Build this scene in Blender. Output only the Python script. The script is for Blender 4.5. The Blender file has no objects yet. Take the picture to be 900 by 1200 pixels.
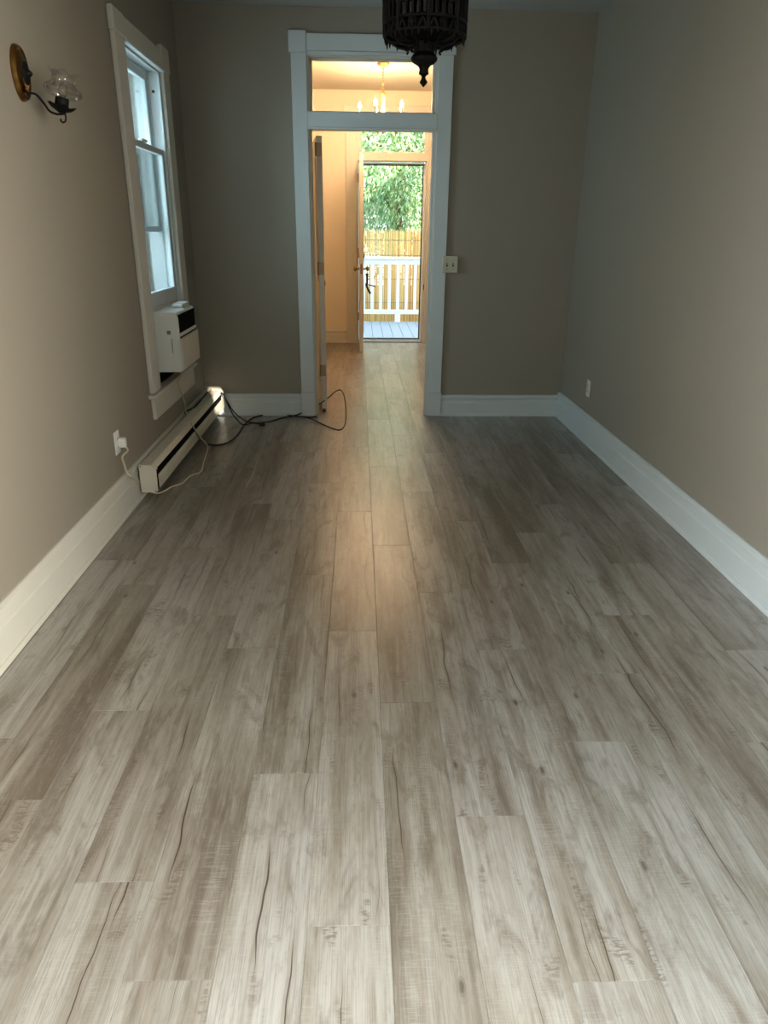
import bpy, math, random
from mathutils import Vector, Matrix
random.seed(7)
C = bpy.context.scene.collection
PI = math.pi

# ------------------------------------------------------------------ camera
FPX, PITCH, YAW, ROLL, CAMH = 835.0, math.radians(21.56), math.radians(2.15), 0.0111, 1.40
_fw = Vector((math.sin(YAW)*math.cos(PITCH), math.cos(YAW)*math.cos(PITCH), -math.sin(PITCH)))
_rt = Vector((math.cos(YAW), -math.sin(YAW), 0)); _up = _rt.cross(_fw)
RT = math.cos(ROLL)*_rt + math.sin(ROLL)*_up
UP = -math.sin(ROLL)*_rt + math.cos(ROLL)*_up
CP = Vector((0, 0, CAMH))
cd = bpy.data.cameras.new('camera'); cam = bpy.data.objects.new('camera', cd); C.objects.link(cam)
cd.sensor_fit = 'VERTICAL'; cd.sensor_height = 36.0; cd.lens = FPX/1200*36.0
cd.clip_start = 0.02; cd.clip_end = 200
m = Matrix((RT, UP, -_fw)).transposed().to_4x4(); m.translation = CP
cam.matrix_world = m
S = bpy.context.scene; S.camera = cam
S.view_settings.view_transform = 'Standard'; S.view_settings.look = 'None'
S.view_settings.gamma = 1.0; S.view_settings.exposure = 0.27
S.view_settings.use_curve_mapping = False

def ray(x, y): return _fw + RT*((x-450)/FPX) - UP*((y-600)/FPX)
def G(x, y, z=0.0):                     # photo pixel -> point at height z
    r = ray(x, y); return CP + r*((z-CAMH)/r.z)
def GX(x, y, X):                        # photo pixel -> point on the plane x = X
    r = ray(x, y); return CP + r*(X/r.x)
def GY(x, y, Y):
    r = ray(x, y); return CP + r*(Y/r.y)

# ------------------------------------------------------------------ sky, sun, daylight
W = bpy.data.worlds.new('sky'); S.world = W; W.use_nodes = True
wn = W.node_tree.nodes; wl = W.node_tree.links
bg = wn['Background']
SKY_STRENGTH = 3.6
tc = wn.new('ShaderNodeTexCoord'); sep = wn.new('ShaderNodeSeparateXYZ'); rp = wn.new('ShaderNodeValToRGB')
wl.new(tc.outputs['Generated'], sep.inputs[0]); wl.new(sep.outputs['Z'], rp.inputs[0]); wl.new(rp.outputs[0], bg.inputs[0])
rp.color_ramp.elements[0].position = 0.0; rp.color_ramp.elements[0].color = (0.92, 0.96, 1.0, 1)
rp.color_ramp.elements[1].position = 0.7; rp.color_ramp.elements[1].color = (0.60, 0.80, 1.0, 1)
bg.inputs[1].default_value = SKY_STRENGTH
SUN_DIR = Vector((-2.1, 7.3, -1.75)).normalized()
sl = bpy.data.lights.new('sun', 'SUN'); sl.energy = 18.0; sl.angle = 0.005; sl.color = (1.0, 0.90, 0.74)
so = bpy.data.objects.new('sun', sl); C.objects.link(so)
so.rotation_euler = SUN_DIR.to_track_quat('-Z', 'Y').to_euler(); so.location = (4, -8, 8)
BACK = -2.0
def area(name, loc, direction, sx, sy, power, col, spread=180):
    l = bpy.data.lights.new(name, 'AREA'); l.shape = 'RECTANGLE'; l.size = sx; l.size_y = sy; l.energy = power; l.color = col; l.spread = math.radians(spread)
    o = bpy.data.objects.new(name, l); C.objects.link(o); o.location = loc
    o.rotation_euler = Vector(direction).to_track_quat('-Z', 'Z').to_euler(); return o
area('back_window_daylight', (-0.15, BACK-0.12, 1.42), (0.05, 1, -0.12), 1.5, 1.8, 1.5, (0.96, 0.98, 1.0))
SWY0, SWY1 = -0.45, 0.65           # side windows beside the photographer, out of view
area('right_window_daylight', (1.636+.12, (SWY0+SWY1)/2, 1.35), (-1, 0.16, -0.02), 1.7, 1.1, 112, (1.0, 0.95, 0.85), 96)
area('left_window_daylight', (-1.23-.12, (SWY0+SWY1)/2, 1.35), (1, 0.14, -0.08), 1.7, 1.1, 84, (0.88, 0.96, 1.0), 98)
area('side_window_daylight', (-1.60, 4.72, 1.62), (1, 0.55, -0.15), 1.25, 0.75, 20, (0.72, 0.88, 1.0))

# ------------------------------------------------------------------ mesh helpers
class MB:
    def __init__(s): s.v = []; s.f = []
    def add(s, vs, fs):
        n = len(s.v); s.v += [tuple(v) for v in vs]; s.f += [tuple(i+n for i in f) for f in fs]; return s
    def box(s, x0, x1, y0, y1, z0, z1, c=0.0):
        if c <= 0:
            vs = [(x, y, z) for z in (z0, z1) for y in (y0, y1) for x in (x0, x1)]
            return s.add(vs, [(0, 2, 3, 1), (4, 5, 7, 6), (0, 1, 5, 4), (2, 6, 7, 3), (0, 4, 6, 2), (1, 3, 7, 5)])
        # chamfered box
        c = min(c, (x1-x0)*.49, (y1-y0)*.49, (z1-z0)*.49)
        cx, cy, cz = (x0+x1)/2, (y0+y1)/2, (z0+z1)/2; hx, hy, hz = (x1-x0)/2, (y1-y0)/2, (z1-z0)/2
        vs = []; idx = {}
        for sx in (-1, 1):
            for sy in (-1, 1):
                for sz in (-1, 1):
                    for a in range(3):
                        h = [hx-c, hy-c, hz-c]; h[a] += c
                        idx[(sx, sy, sz, a)] = len(vs); vs.append((cx+sx*h[0], cy+sy*h[1], cz+sz*h[2]))
        fs = []
        def q(a, b, cc, d):
            p = [Vector(vs[i]) for i in (a, b, cc, d)]
            n = (p[1]-p[0]).cross(p[2]-p[0]); mid = (p[0]+p[1]+p[2]+p[3])/4-Vector((cx, cy, cz))
            fs.append((a, b, cc, d) if n.dot(mid) > 0 else (d, cc, b, a))
        for a in range(3):
            b, d = [i for i in range(3) if i != a]
            for sg in (-1, 1):
                k = []
                for (u, w) in ((-1, -1), (1, -1), (1, 1), (-1, 1)):
                    t = [0, 0, 0]; t[a] = sg; t[b] = u; t[d] = w; k.append(idx[(t[0], t[1], t[2], a)])
                q(*k)
            for u in (-1, 1):
                for w in (-1, 1):      # edge along axis a
                    lo = [0, 0, 0]; lo[a] = -1; lo[b] = u; lo[d] = w
                    hi = list(lo); hi[a] = 1
                    q(idx[(*lo, b)], idx[(*hi, b)], idx[(*hi, d)], idx[(*lo, d)])
        for sx in (-1, 1):
            for sy in (-1, 1):
                for sz in (-1, 1):
                    t = [idx[(sx, sy, sz, a)] for a in range(3)]
                    p = [Vector(vs[i]) for i in t]; n = (p[1]-p[0]).cross(p[2]-p[0])
                    if n.dot(Vector((sx, sy, sz))) < 0: t.reverse()
                    fs.append(tuple(t))
        return s.add(vs, fs)
    def prism(s, poly, axis, a0, a1):       # poly in the two other axes, extruded along axis
        n = len(poly); vs = []
        for a in (a0, a1):
            for (u, w) in poly:
                vs.append((a, u, w) if axis == 0 else (u, a, w) if axis == 1 else (u, w, a))
        fs = [tuple(range(n))[::-1], tuple(range(n, 2*n))] + [(i, (i+1) % n, n+(i+1) % n, n+i) for i in range(n)]
        return s.add(vs, fs)
    def lathe(s, prof, cx=0, cy=0, cz=0, n=20, cap=True, M=None, wob=None):
        vs = []; fs = []
        for k, (r, z) in enumerate(prof):
            for i in range(n):
                a = 2*PI*i/n; rr = r; zz = z
                if wob: rr, zz = wob(k, a, r, z)
                p = Vector((rr*math.cos(a), rr*math.sin(a), zz))
                if M: p = M @ p
                vs.append((cx+p.x, cy+p.y, cz+p.z))
        for k in range(len(prof)-1):
            for i in range(n):
                j = (i+1) % n; fs.append((k*n+i, k*n+j, (k+1)*n+j, (k+1)*n+i))
        if cap: fs.append(tuple(range(n))[::-1]); fs.append(tuple(range((len(prof)-1)*n, len(prof)*n)))
        return s.add(vs, fs)
    def tube(s, pts, r, n=8, smooth=0, closed=False):
        P = [Vector(p) for p in pts]
        if smooth: P = catmull(P, smooth)
        m = len(P); vs = []; fs = []
        nrm = None
        for i in range(m):
            t = (P[min(i+1, m-1)]-P[max(i-1, 0)]).normalized()
            if nrm is None:
                nrm = t.orthogonal().normalized()
            nrm = (nrm - t*nrm.dot(t)).normalized(); b = t.cross(nrm)
            rr = r(i/(m-1)) if callable(r) else r
            for k in range(n):
                a = 2*PI*k/n; vs.append(P[i]+nrm*(rr*math.cos(a))+b*(rr*math.sin(a)))
        for i in range(m-1):
            for k in range(n):
                j = (k+1) % n; fs.append((i*n+k, i*n+j, (i+1)*n+j, (i+1)*n+k))
        fs.append(tuple(range(n))[::-1]); fs.append(tuple(range((m-1)*n, m*n)))
        return s.add(vs, fs)
    def mesh(s, name, smooth=False):
        me = bpy.data.meshes.new(name); me.from_pydata(s.v, [], s.f); me.update()
        if smooth:
            me.polygons.foreach_set('use_smooth', [True]*len(me.polygons))
            try: me.set_sharp_from_angle(angle=math.radians(40))
            except Exception: pass
        return me
    def build(s, name, mat, parent=None, smooth=False, kind=None):
        o = bpy.data.objects.new(name, s.mesh(name, smooth)); C.objects.link(o)
        if mat: o.data.materials.append(mat)
        if parent: o.parent = parent
        if kind: o['kind'] = kind
        return o
def catmull(P, k):
    out = []
    Q = [P[0]*2-P[1]]+list(P)+[P[-1]*2-P[-2]]
    for i in range(1, len(Q)-2):
        a, b, c, d = Q[i-1:i+3]
        for j in range(k):
            t = j/k
            out.append(0.5*((2*b)+(c-a)*t+(2*a-5*b+4*c-d)*t*t+(3*b-a-3*c+d)*t**3))
    out.append(P[-1]); return out
def empty(name, loc=(0, 0, 0)):
    o = bpy.data.objects.new(name, None); C.objects.link(o); o.location = loc; o.empty_display_size = 0.1; return o
def tag(o, label, cat, group=None):
    o['label'] = label; o['category'] = cat
    if group: o['group'] = group
    return o
def struct(o, label=None, cat=None):
    o['kind'] = 'structure'
    if label: o['label'] = label
    if cat: o['category'] = cat
    return o

# ------------------------------------------------------------------ materials
def srgb(r, g, b):
    f = lambda c: (c/255/12.92) if c/255 <= 0.04045 else ((c/255+0.055)/1.055)**2.4
    return (f(r), f(g), f(b), 1)
def mat(name, col, rough=0.5, metal=0.0, var=0.06, vscale=6.0, bump=0.0, bscale=200.0, spec=0.5, coat=0.0):
    ma = bpy.data.materials.new(name); ma.use_nodes = True; nt = ma.node_tree; n = nt.nodes; l = nt.links
    p = n['Principled BSDF']; p.inputs['Roughness'].default_value = rough; p.inputs['Metallic'].default_value = metal
    p.inputs['Specular IOR Level'].default_value = spec; p.inputs['Coat Weight'].default_value = coat
    t = n.new('ShaderNodeTexCoord'); no = n.new('ShaderNodeTexNoise'); no.inputs['Scale'].default_value = vscale; no.inputs['Detail'].default_value = 4
    l.new(t.outputs['Object'], no.inputs['Vector'])
    mx = n.new('ShaderNodeMix'); mx.data_type = 'RGBA'
    mx.inputs[6].default_value = tuple(c*(1-var) for c in col[:3])+(1,)
    mx.inputs[7].default_value = tuple(min(1, c*(1+var)) for c in col[:3])+(1,)
    l.new(no.outputs['Fac'], mx.inputs[0]); l.new(mx.outputs[2], p.inputs['Base Color'])
    if bump:
        nb = n.new('ShaderNodeTexNoise'); nb.inputs['Scale'].default_value = bscale; nb.inputs['Detail'].default_value = 3
        l.new(t.outputs['Object'], nb.inputs['Vector'])
        bp = n.new('ShaderNodeBump'); bp.inputs['Strength'].default_value = bump; bp.inputs['Distance'].default_value = 0.002
        l.new(nb.outputs['Fac'], bp.inputs['Height']); l.new(bp.outputs[0], p.inputs['Normal'])
    return ma
def glass_mat(name, tint=(1, 1, 1), gloss=0.06, rough=0.0):
    ma = bpy.data.materials.new(name); ma.use_nodes = True; nt = ma.node_tree; n = nt.nodes; l = nt.links
    for x in list(n): n.remove(x)
    out = n.new('ShaderNodeOutputMaterial'); tr = n.new('ShaderNodeBsdfTransparent'); gl = n.new('ShaderNodeBsdfGlossy')
    tr.inputs[0].default_value = (*tint, 1); gl.inputs['Roughness'].default_value = rough
    lw = n.new('ShaderNodeLayerWeight'); lw.inputs['Blend'].default_value = 0.25
    ma_ = n.new('ShaderNodeMath'); ma_.operation = 'MULTIPLY_ADD'; ma_.inputs[1].default_value = 0.7; ma_.inputs[2].default_value = gloss
    ma_.use_clamp = True
    l.new(lw.outputs['Fresnel'], ma_.inputs[0])
    mx = n.new('ShaderNodeMixShader'); l.new(ma_.outputs[0], mx.inputs[0]); l.new(tr.outputs[0], mx.inputs[1]); l.new(gl.outputs[0], mx.inputs[2])
    l.new(mx.outputs[0], out.inputs[0]); return ma
def emit_mat(name, col, strength):
    ma = bpy.data.materials.new(name); ma.use_nodes = True; n = ma.node_tree.nodes; l = ma.node_tree.links
    for x in list(n): n.remove(x)
    out = n.new('ShaderNodeOutputMaterial'); e = n.new('ShaderNodeEmission'); e.inputs[0].default_value = (*col, 1); e.inputs[1].default_value = strength
    l.new(e.outputs[0], out.inputs[0]); return ma

def wood_floor_material():
    ma = bpy.data.materials.new('vinyl_plank'); ma.use_nodes = True; nt = ma.node_tree; n = nt.nodes; l = nt.links
    P = n['Principled BSDF']
    def nd(t, **k):
        x = n.new(t)
        for a, v in k.items(): setattr(x, a, v)
        return x
    def math_(op, a, b=None, c=None, clamp=False):
        x = nd('ShaderNodeMath', operation=op); x.use_clamp = clamp
        for i, v in enumerate((a, b, c)):
            if v is None: continue
            if isinstance(v, (int, float)): x.inputs[i].default_value = v
            else: l.new(v, x.inputs[i])
        return x.outputs[0]
    def rng(v, a, b, c=0.0, d=1.0, smooth=True):
        x = nd('ShaderNodeMapRange'); x.interpolation_type = 'SMOOTHSTEP' if smooth else 'LINEAR'
        l.new(v, x.inputs[0])
        for i, k in enumerate((a, b, c, d)): x.inputs[i+1].default_value = k
        return x.outputs[0]
    def mixc(f, a, b, blend='MIX'):
        x = nd('ShaderNodeMix', data_type='RGBA', blend_type=blend)
        if isinstance(f, (int, float)): x.inputs[0].default_value = f
        else: l.new(f, x.inputs[0])
        for i, v in ((6, a), (7, b)):
            if isinstance(v, tuple): x.inputs[i].default_value = v
            else: l.new(v, x.inputs[i])
        return x.outputs[2]
    tc = nd('ShaderNodeTexCoord'); oi = nd('ShaderNodeObjectInfo'); R = oi.outputs['Random']
    cx = nd('ShaderNodeCombineXYZ')
    l.new(math_('MULTIPLY', R, 37.1), cx.inputs[0]); l.new(math_('MULTIPLY', R, 91.7), cx.inputs[1]); l.new(math_('MULTIPLY', R, 53.3), cx.inputs[2])
    va = nd('ShaderNodeVectorMath', operation='ADD'); l.new(tc.outputs['Object'], va.inputs[0]); l.new(cx.outputs[0], va.inputs[1])
    V = va.outputs[0]
    so_ = nd('ShaderNodeSeparateXYZ'); l.new(tc.outputs['Object'], so_.inputs[0])
    X = so_.outputs[0]; Y = so_.outputs[1]
    def noise(sx, sy, detail=3.0, rough=0.55, dist=0.0, shift=0.0):
        mp = nd('ShaderNodeMapping'); mp.inputs['Scale'].default_value = (sx, sy, 1.0); mp.inputs['Location'].default_value = (shift, shift*1.7, shift*.3)
        l.new(V, mp.inputs[0])
        x = nd('ShaderNodeTexNoise'); x.inputs['Scale'].default_value = 1.0; x.inputs['Detail'].default_value = detail
        x.inputs['Roughness'].default_value = rough; x.inputs['Distortion'].default_value = dist
        l.new(mp.outputs[0], x.inputs['Vector']); return x.outputs['Fac']
    R2 = math_('FRACT', math_('MULTIPLY', R, 17.31)); R3 = math_('FRACT', math_('MULTIPLY', R, 71.93)); R4 = math_('FRACT', math_('MULTIPLY', R, 131.7))
    light = srgb(*LIGHT); mid = srgb(*MID); dark = srgb(*DARK)
    broad = noise(9, 1.1, 3, .5, .4)
    streak = noise(26, 1.5, 4, .55, .8, 3.0)
    fac = math_('ADD', math_('MULTIPLY', broad, 0.62), math_('MULTIPLY', streak, 0.38))
    tone = math_('ADD', fac, math_('MULTIPLY', math_('SUBTRACT', R2, 0.5), 0.12))
    c1 = mixc(rng(tone, 0.34, 0.48), dark, mid)
    col = mixc(rng(tone, 0.46, 0.60), c1, light)
    # warm or cool cast of the board
    col = mixc(math_('MULTIPLY', R3, 0.22), col, srgb(146, 133, 115))
    # patchy smoky shading
    smoke = noise(14, 4.5, 4, .6, 1.0, 9.0)
    col = mixc(rng(smoke, 0.50, 0.70, 0, .6), col, srgb(98, 87, 74))
    mott = noise(70, 22, 5, .65, .5, 17.0)
    col = mixc(rng(mott, 0.50, 0.72, 0, .30), col, srgb(104, 95, 83))
    col = mixc(rng(mott, 0.50, 0.30, 0, .22), col, srgb(172, 169, 162))
    # long fine grain
    grain = noise(330, 5, 4, .65, .2, 5.0)
    col = mixc(rng(grain, 0.36, 0.58, .34, 0), col, srgb(88, 79, 68))
    grain2 = noise(620, 11, 2, .6, 0, 8.0)
    col = mixc(rng(grain2, 0.52, 0.72, 0, .24), col, srgb(172, 169, 162))
    # saw marks across the board
    saw = noise(24, 330, 2, .5, .1, 2.0); sawm = noise(9, 3.0, 2, .5, 0, 14.0)
    sm = math_('MULTIPLY', rng(saw, 0.5, 0.62), rng(sawm, 0.48, 0.66))
    col = mixc(math_('MULTIPLY', sm, 0.24), col, srgb(172, 169, 162))
    # brushed dark stains
    stain = math_('MULTIPLY', rng(noise(17, 4.2, 2, .5, .4, 21.0), 0.60, 0.70), rng(noise(45, 170, 2, .5, .6, 6.0), 0.42, 0.60))
    col = mixc(math_('MULTIPLY', stain, 0.62), col, srgb(92, 80, 66))
    # long dark cracks
    def crack(shift, pos, wid, thr):
        y1 = nd('ShaderNodeCombineXYZ'); l.new(math_('ADD', math_('MULTIPLY', Y, 2.0), math_('MULTIPLY', R, 300.0+shift)), y1.inputs[1]); y1.inputs[0].default_value = shift
        a = nd('ShaderNodeTexNoise'); a.inputs['Scale'].default_value = 1.0; a.inputs['Detail'].default_value = 3; a.inputs['Roughness'].default_value = .55
        l.new(y1.outputs[0], a.inputs['Vector'])
        mk = nd('ShaderNodeCombineXYZ'); l.new(math_('ADD', math_('MULTIPLY', Y, 1.9), math_('MULTIPLY', R, 210.0+shift)), mk.inputs[0]); mk.inputs[1].default_value = shift*2
        b = nd('ShaderNodeTexNoise'); b.inputs['Scale'].default_value = 1.0; b.inputs['Detail'].default_value = 1; l.new(mk.outputs[0], b.inputs['Vector'])
        line = math_('ADD', math_('MULTIPLY', math_('SUBTRACT', a.outputs['Fac'], 0.5), 0.075), math_('ADD', math_('MULTIPLY', math_('SUBTRACT', pos, 0.5), 0.13), 0.09))
        d = math_('ABSOLUTE', math_('SUBTRACT', X, line))
        w = math_('MULTIPLY', rng(b.outputs['Fac'], thr, thr+.16), wid)
        return math_('LESS_THAN', d, w), d, rng(b.outputs['Fac'], thr-.1, thr+.1)
    for sh, pos, wd, th in ((4.0, R4, .0021, .48), (11.0, R2, .0014, .52)):
        k, d, mk = crack(sh, pos, wd, th)
        halo = math_('MULTIPLY', rng(d, 0.0, 0.014, 1, 0), math_('MULTIPLY', mk, 0.38))
        col = mixc(halo, col, srgb(112, 100, 84))
        col = mixc(math_('MULTIPLY', k, 0.88), col, srgb(62, 53, 44))
    # knots
    mp = nd('ShaderNodeMapping'); mp.inputs['Scale'].default_value = (7.5, 3.2, 1); l.new(V, mp.inputs[0])
    vo = nd('ShaderNodeTexVoronoi'); vo.inputs['Scale'].default_value = 1.0; vo.voronoi_dimensions = '2D'; l.new(mp.outputs[0], vo.inputs['Vector'])
    sc_ = nd('ShaderNodeSeparateColor'); l.new(vo.outputs['Color'], sc_.inputs[0])
    on = math_('GREATER_THAN', sc_.outputs[0], 0.88)
    kd = math_('ADD', vo.outputs['Distance'], math_('MULTIPLY', math_('SUBTRACT', noise(80, 60, 2), .5), .05))
    ring = math_('MULTIPLY', rng(math_('SINE', math_('MULTIPLY', kd, 130.0)), 0.2, 0.8), rng(kd, 0.05, 0.14, 1, 0))
    col = mixc(math_('MULTIPLY', math_('MULTIPLY', on, ring), 0.35), col, srgb(96, 84, 70))
    col = mixc(math_('MULTIPLY', on, rng(kd, 0.025, 0.06, .75, 0)), col, srgb(78, 68, 58))
    l.new(col, P.inputs['Base Color'])
    l.new(rng(grain, 0.3, 0.7, ROUGH+.08, ROUGH-.04), P.inputs['Roughness'])
    P.inputs['Specular IOR Level'].default_value = 0.5
    P.inputs['Coat Weight'].default_value = 0.35; P.inputs['Coat Roughness'].default_value = 0.33
    bh = math_('ADD', math_('MULTIPLY', grain, .6), math_('ADD', math_('MULTIPLY', sm, .25), math_('MULTIPLY', k, -1.0)))
    bp = nd('ShaderNodeBump'); bp.inputs['Strength'].default_value = 0.25; bp.inputs['Distance'].default_value = 0.0012
    l.new(bh, bp.inputs['Height']); l.new(bp.outputs[0], P.inputs['Normal'])
    return ma
LIGHT, MID, DARK, ROUGH = (166, 163, 157), (140, 134, 124), (100, 91, 80), 0.33
M = {}
M['plank'] = wood_floor_material()
M['wall'] = mat('greige_wall_paint', srgb(146, 138, 124), 0.62, var=.03, vscale=1.3, bump=.25, bscale=260)
M['wall2'] = mat('cream_wall_paint', srgb(226, 214, 192), 0.6, var=.02, vscale=1.5, bump=.2, bscale=220)
M['ceiling'] = mat('ceiling_paint', srgb(170, 170, 165), 0.8, var=.02, bump=.2)
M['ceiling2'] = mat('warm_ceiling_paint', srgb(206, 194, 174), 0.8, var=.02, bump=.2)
M['trim'] = mat('white_trim_paint', srgb(202, 208, 207), 0.42, var=.025, vscale=9, bump=.12, bscale=90)
M['trim_w'] = mat('cream_trim_paint', srgb(206, 203, 191), 0.45, var=.03, vscale=9, bump=.12, bscale=90)
M['white'] = mat('white_plastic', srgb(226, 226, 220), 0.4, var=.015)
M['panel'] = mat('off_white_plastic', srgb(214, 208, 196), 0.45, var=.02)
M['ivory'] = mat('ivory_plastic', srgb(196, 190, 165), 0.45, var=.03)
M['heater'] = mat('cream_enamel', srgb(216, 210, 192), 0.38, var=.05, vscale=12)
M['black'] = mat('black_rubber', srgb(11, 10, 10), 0.6, var=.1)
M['slot'] = mat('dark_slot', srgb(6, 6, 7), 0.8, var=.1, spec=.1)
M['grey'] = mat('grey_plastic', srgb(112, 112, 110), 0.5)
M['iron'] = mat('blackened_iron', srgb(7, 6, 5), 0.6, spec=.2, var=.25, vscale=40, bump=.4, bscale=90)
M['brass'] = mat('aged_brass', srgb(128, 94, 50), 0.25, metal=1.0, var=.15, vscale=30)
M['gold'] = mat('chandelier_brass', srgb(176, 128, 66), 0.35, metal=.9, var=.1, vscale=30)
M['steel'] = mat('hinge_steel', srgb(150, 130, 104), 0.35, metal=.9, var=.1)
M['cordw'] = mat('cream_cord_rubber', srgb(214, 204, 178), 0.5, var=.03)
M['brown'] = mat('brown_rubber', srgb(84, 52, 34), 0.6)
M['deck'] = mat('grey_deck_paint', srgb(150, 156, 164), 0.6, var=.06, vscale=8, bump=.2, bscale=60)
M['rail'] = mat('white_rail_paint', srgb(238, 240, 240), 0.5, var=.02)
M['teal'] = mat('teal_siding_paint', srgb(64, 186, 220), 0.6, var=.05, vscale=3)
M['soil'] = mat('yard_soil', srgb(120, 112, 88), 0.9, var=.2, vscale=3, bump=.5, bscale=30)
M['roof'] = mat('roof_shingle', srgb(110, 104, 98), 0.9, var=.15, vscale=8)
M['ext'] = mat('exterior_siding', srgb(222, 220, 212), 0.7, var=.03)
M['bark'] = mat('reddish_bark', srgb(128, 78, 58), 0.9, var=.25, vscale=20, bump=.6, bscale=50)
M['glass'] = glass_mat('window_glass', (0.97, 0.99, 0.98), .03)
M['shade_glass'] = glass_mat('clear_lamp_glass', (0.90, 0.89, 0.86), .10)
M['amber'] = glass_mat('smoked_amber_glass', (0.07, 0.035, 0.015), .02, .15)
M['bulb'] = emit_mat('candle_bulb_glow', (1.0, 0.67, 0.39), 1350.0)
def leaf_mat(name, a, b):
    ma = bpy.data.materials.new(name); ma.use_nodes = True; n = ma.node_tree.nodes; l = ma.node_tree.links
    p = n['Principled BSDF']; p.inputs['Roughness'].default_value = 0.42; p.inputs['Specular IOR Level'].default_value = .8
    g = n.new('ShaderNodeNewGeometry'); r = n.new('ShaderNodeValToRGB')
    r.color_ramp.elements[0].color = srgb(*a); r.color_ramp.elements[1].color = srgb(*b)
    l.new(g.outputs['Random Per Island'], r.inputs[0]); l.new(r.outputs[0], p.inputs['Base Color'])
    tr = n.new('ShaderNodeBsdfTranslucent'); l.new(r.outputs[0], tr.inputs[0])
    mx = n.new('ShaderNodeMixShader'); mx.inputs[0].default_value = .35
    l.new(p.outputs[0], mx.inputs[1]); l.new(tr.outputs[0], mx.inputs[2]); l.new(mx.outputs[0], n['Material Output'].inputs[0])
    return ma
M['leaf'] = leaf_mat('green_leaves', (80, 140, 84), (206, 228, 178))
M['leaf2'] = leaf_mat('blue_green_leaves', (72, 124, 104), (186, 216, 190))
def reed_mat():
    ma = bpy.data.materials.new('dry_reed'); ma.use_nodes = True; n = ma.node_tree.nodes; l = ma.node_tree.links
    p = n['Principled BSDF']; p.inputs['Roughness'].default_value = 0.6
    g = n.new('ShaderNodeNewGeometry'); r = n.new('ShaderNodeValToRGB')
    r.color_ramp.elements[0].color = srgb(206, 142, 66); r.color_ramp.elements[1].color = srgb(246, 212, 138)
    l.new(g.outputs['Random Per Island'], r.inputs[0]); l.new(r.outputs[0], p.inputs['Base Color']); return ma
M['reed'] = reed_mat()

# ------------------------------------------------------------------ room shell
XL, XR = -1.23, 1.636          # inner faces of the side walls
YF = 5.685; YF2 = 5.815        # partition wall, both faces
YD = 9.72; YD2 = 9.90          # front wall
ZC, ZC2 = 2.79, 2.95
OUT = -1.43
def wall_x(name, xs, y0, y1, z1, holes, material, label):   # wall lying in an x = const plane, holes as (y0,y1,z0,z1)
    b = MB(); cur = y0
    for (a, c, z0, zt) in sorted(holes):
        b.box(xs[0], xs[1], cur, a, 0, z1); b.box(xs[0], xs[1], a, c, 0, z0)
        if zt < z1: b.box(xs[0], xs[1], a, c, zt, z1)
        cur = c
    b.box(xs[0], xs[1], cur, y1, 0, z1)
    return struct(b.build(name, material), label, 'wall')
def wall_y(name, ys, x0, x1, z1, holes, material, label):
    b = MB(); cur = x0
    for (a, c, z0, zt) in sorted(holes):
        b.box(cur, a, ys[0], ys[1], 0, z1)
        if z0 > 0: b.box(a, c, ys[0], ys[1], 0, z0)
        if zt < z1: b.box(a, c, ys[0], ys[1], zt, z1)
        cur = c
    b.box(cur, x1, ys[0], ys[1], 0, z1)
    return struct(b.build(name, material), label, 'wall')
WY0, WY1, WZ0, WZ1 = 4.375, 5.145, 0.485, 2.305       # side window opening
DX0, DX1, DZ = -0.345, 0.55, 2.51                     # inner doorway with transom
FX0, FX1, FZ = -0.02, 0.865, 2.64                     # front doorway with transom
wall_x('wall_left', (OUT, XL), BACK, YF, 3.0, [(WY0, WY1, WZ0, WZ1), (SWY0, SWY1, .5, 2.25)], M['wall'], 'greige painted wall with the tall sash window')
wall_x('wall_right', (XR, XR+.2), BACK, YF, 3.0, [(SWY0, SWY1, .5, 2.25)], M['wall'], 'blank greige painted wall with a single outlet')
# the partition is two skins: greige towards the room, cream towards the front room
wall_y('wall_far', (YF, YF+.06), OUT, XR+.2, 3.05, [(DX0, DX1, 0, DZ)], M['wall'], 'greige painted end wall around the open doorway')
wall_y('wall_partition', (YF+.06, YF2), OUT, XR+.2, 3.05, [(DX0, DX1, 0, DZ)], M['wall2'], 'cream front room side of the partition wall')
SUNX = 1.09  # centre of the slit added to aim sun at the heater end
wall_y('wall_back', (BACK-.2, BACK), OUT, XR+.2, 3.0, [(-0.9, 0.6, 0.52, 2.32), (SUNX-.075, SUNX+.075, 1.855, 2.105)], M['wall'], 'greige painted wall facing the doorway')
wall_x('wall_front_left', (OUT, XL), YF2, YD, 3.05, [], M['wall2'], 'cream front room wall behind the open doors')
wall_x('wall_front_right', (XR, XR+.2), YF2, YD, 3.05, [], M['wall2'], 'cream front room wall facing the open doors')
wall_y('wall_front', (YD, YD2), OUT, XR+.2, 3.05, [(FX0, FX1, 0, FZ)], M['wall2'], 'warmly lit cream wall around the front door')
struct(MB().box(OUT, XR+.2, BACK-.2, YF, ZC, ZC+.1).build('ceiling', M['ceiling']), 'flat painted ceiling of the empty room', 'ceiling')
struct(MB().box(OUT, XR+.2, YF2-.06, YD2, ZC2, ZC2+.1).build('ceiling_front', M['ceiling2']), 'warmly lit ceiling of the front room', 'ceiling')
struct(MB().box(OUT-.12, XR+.3, BACK-.5, YD2+.1, 3.06, 3.2).build('roof', M['roof']), 'roof slab over the house', 'roof')

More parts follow.
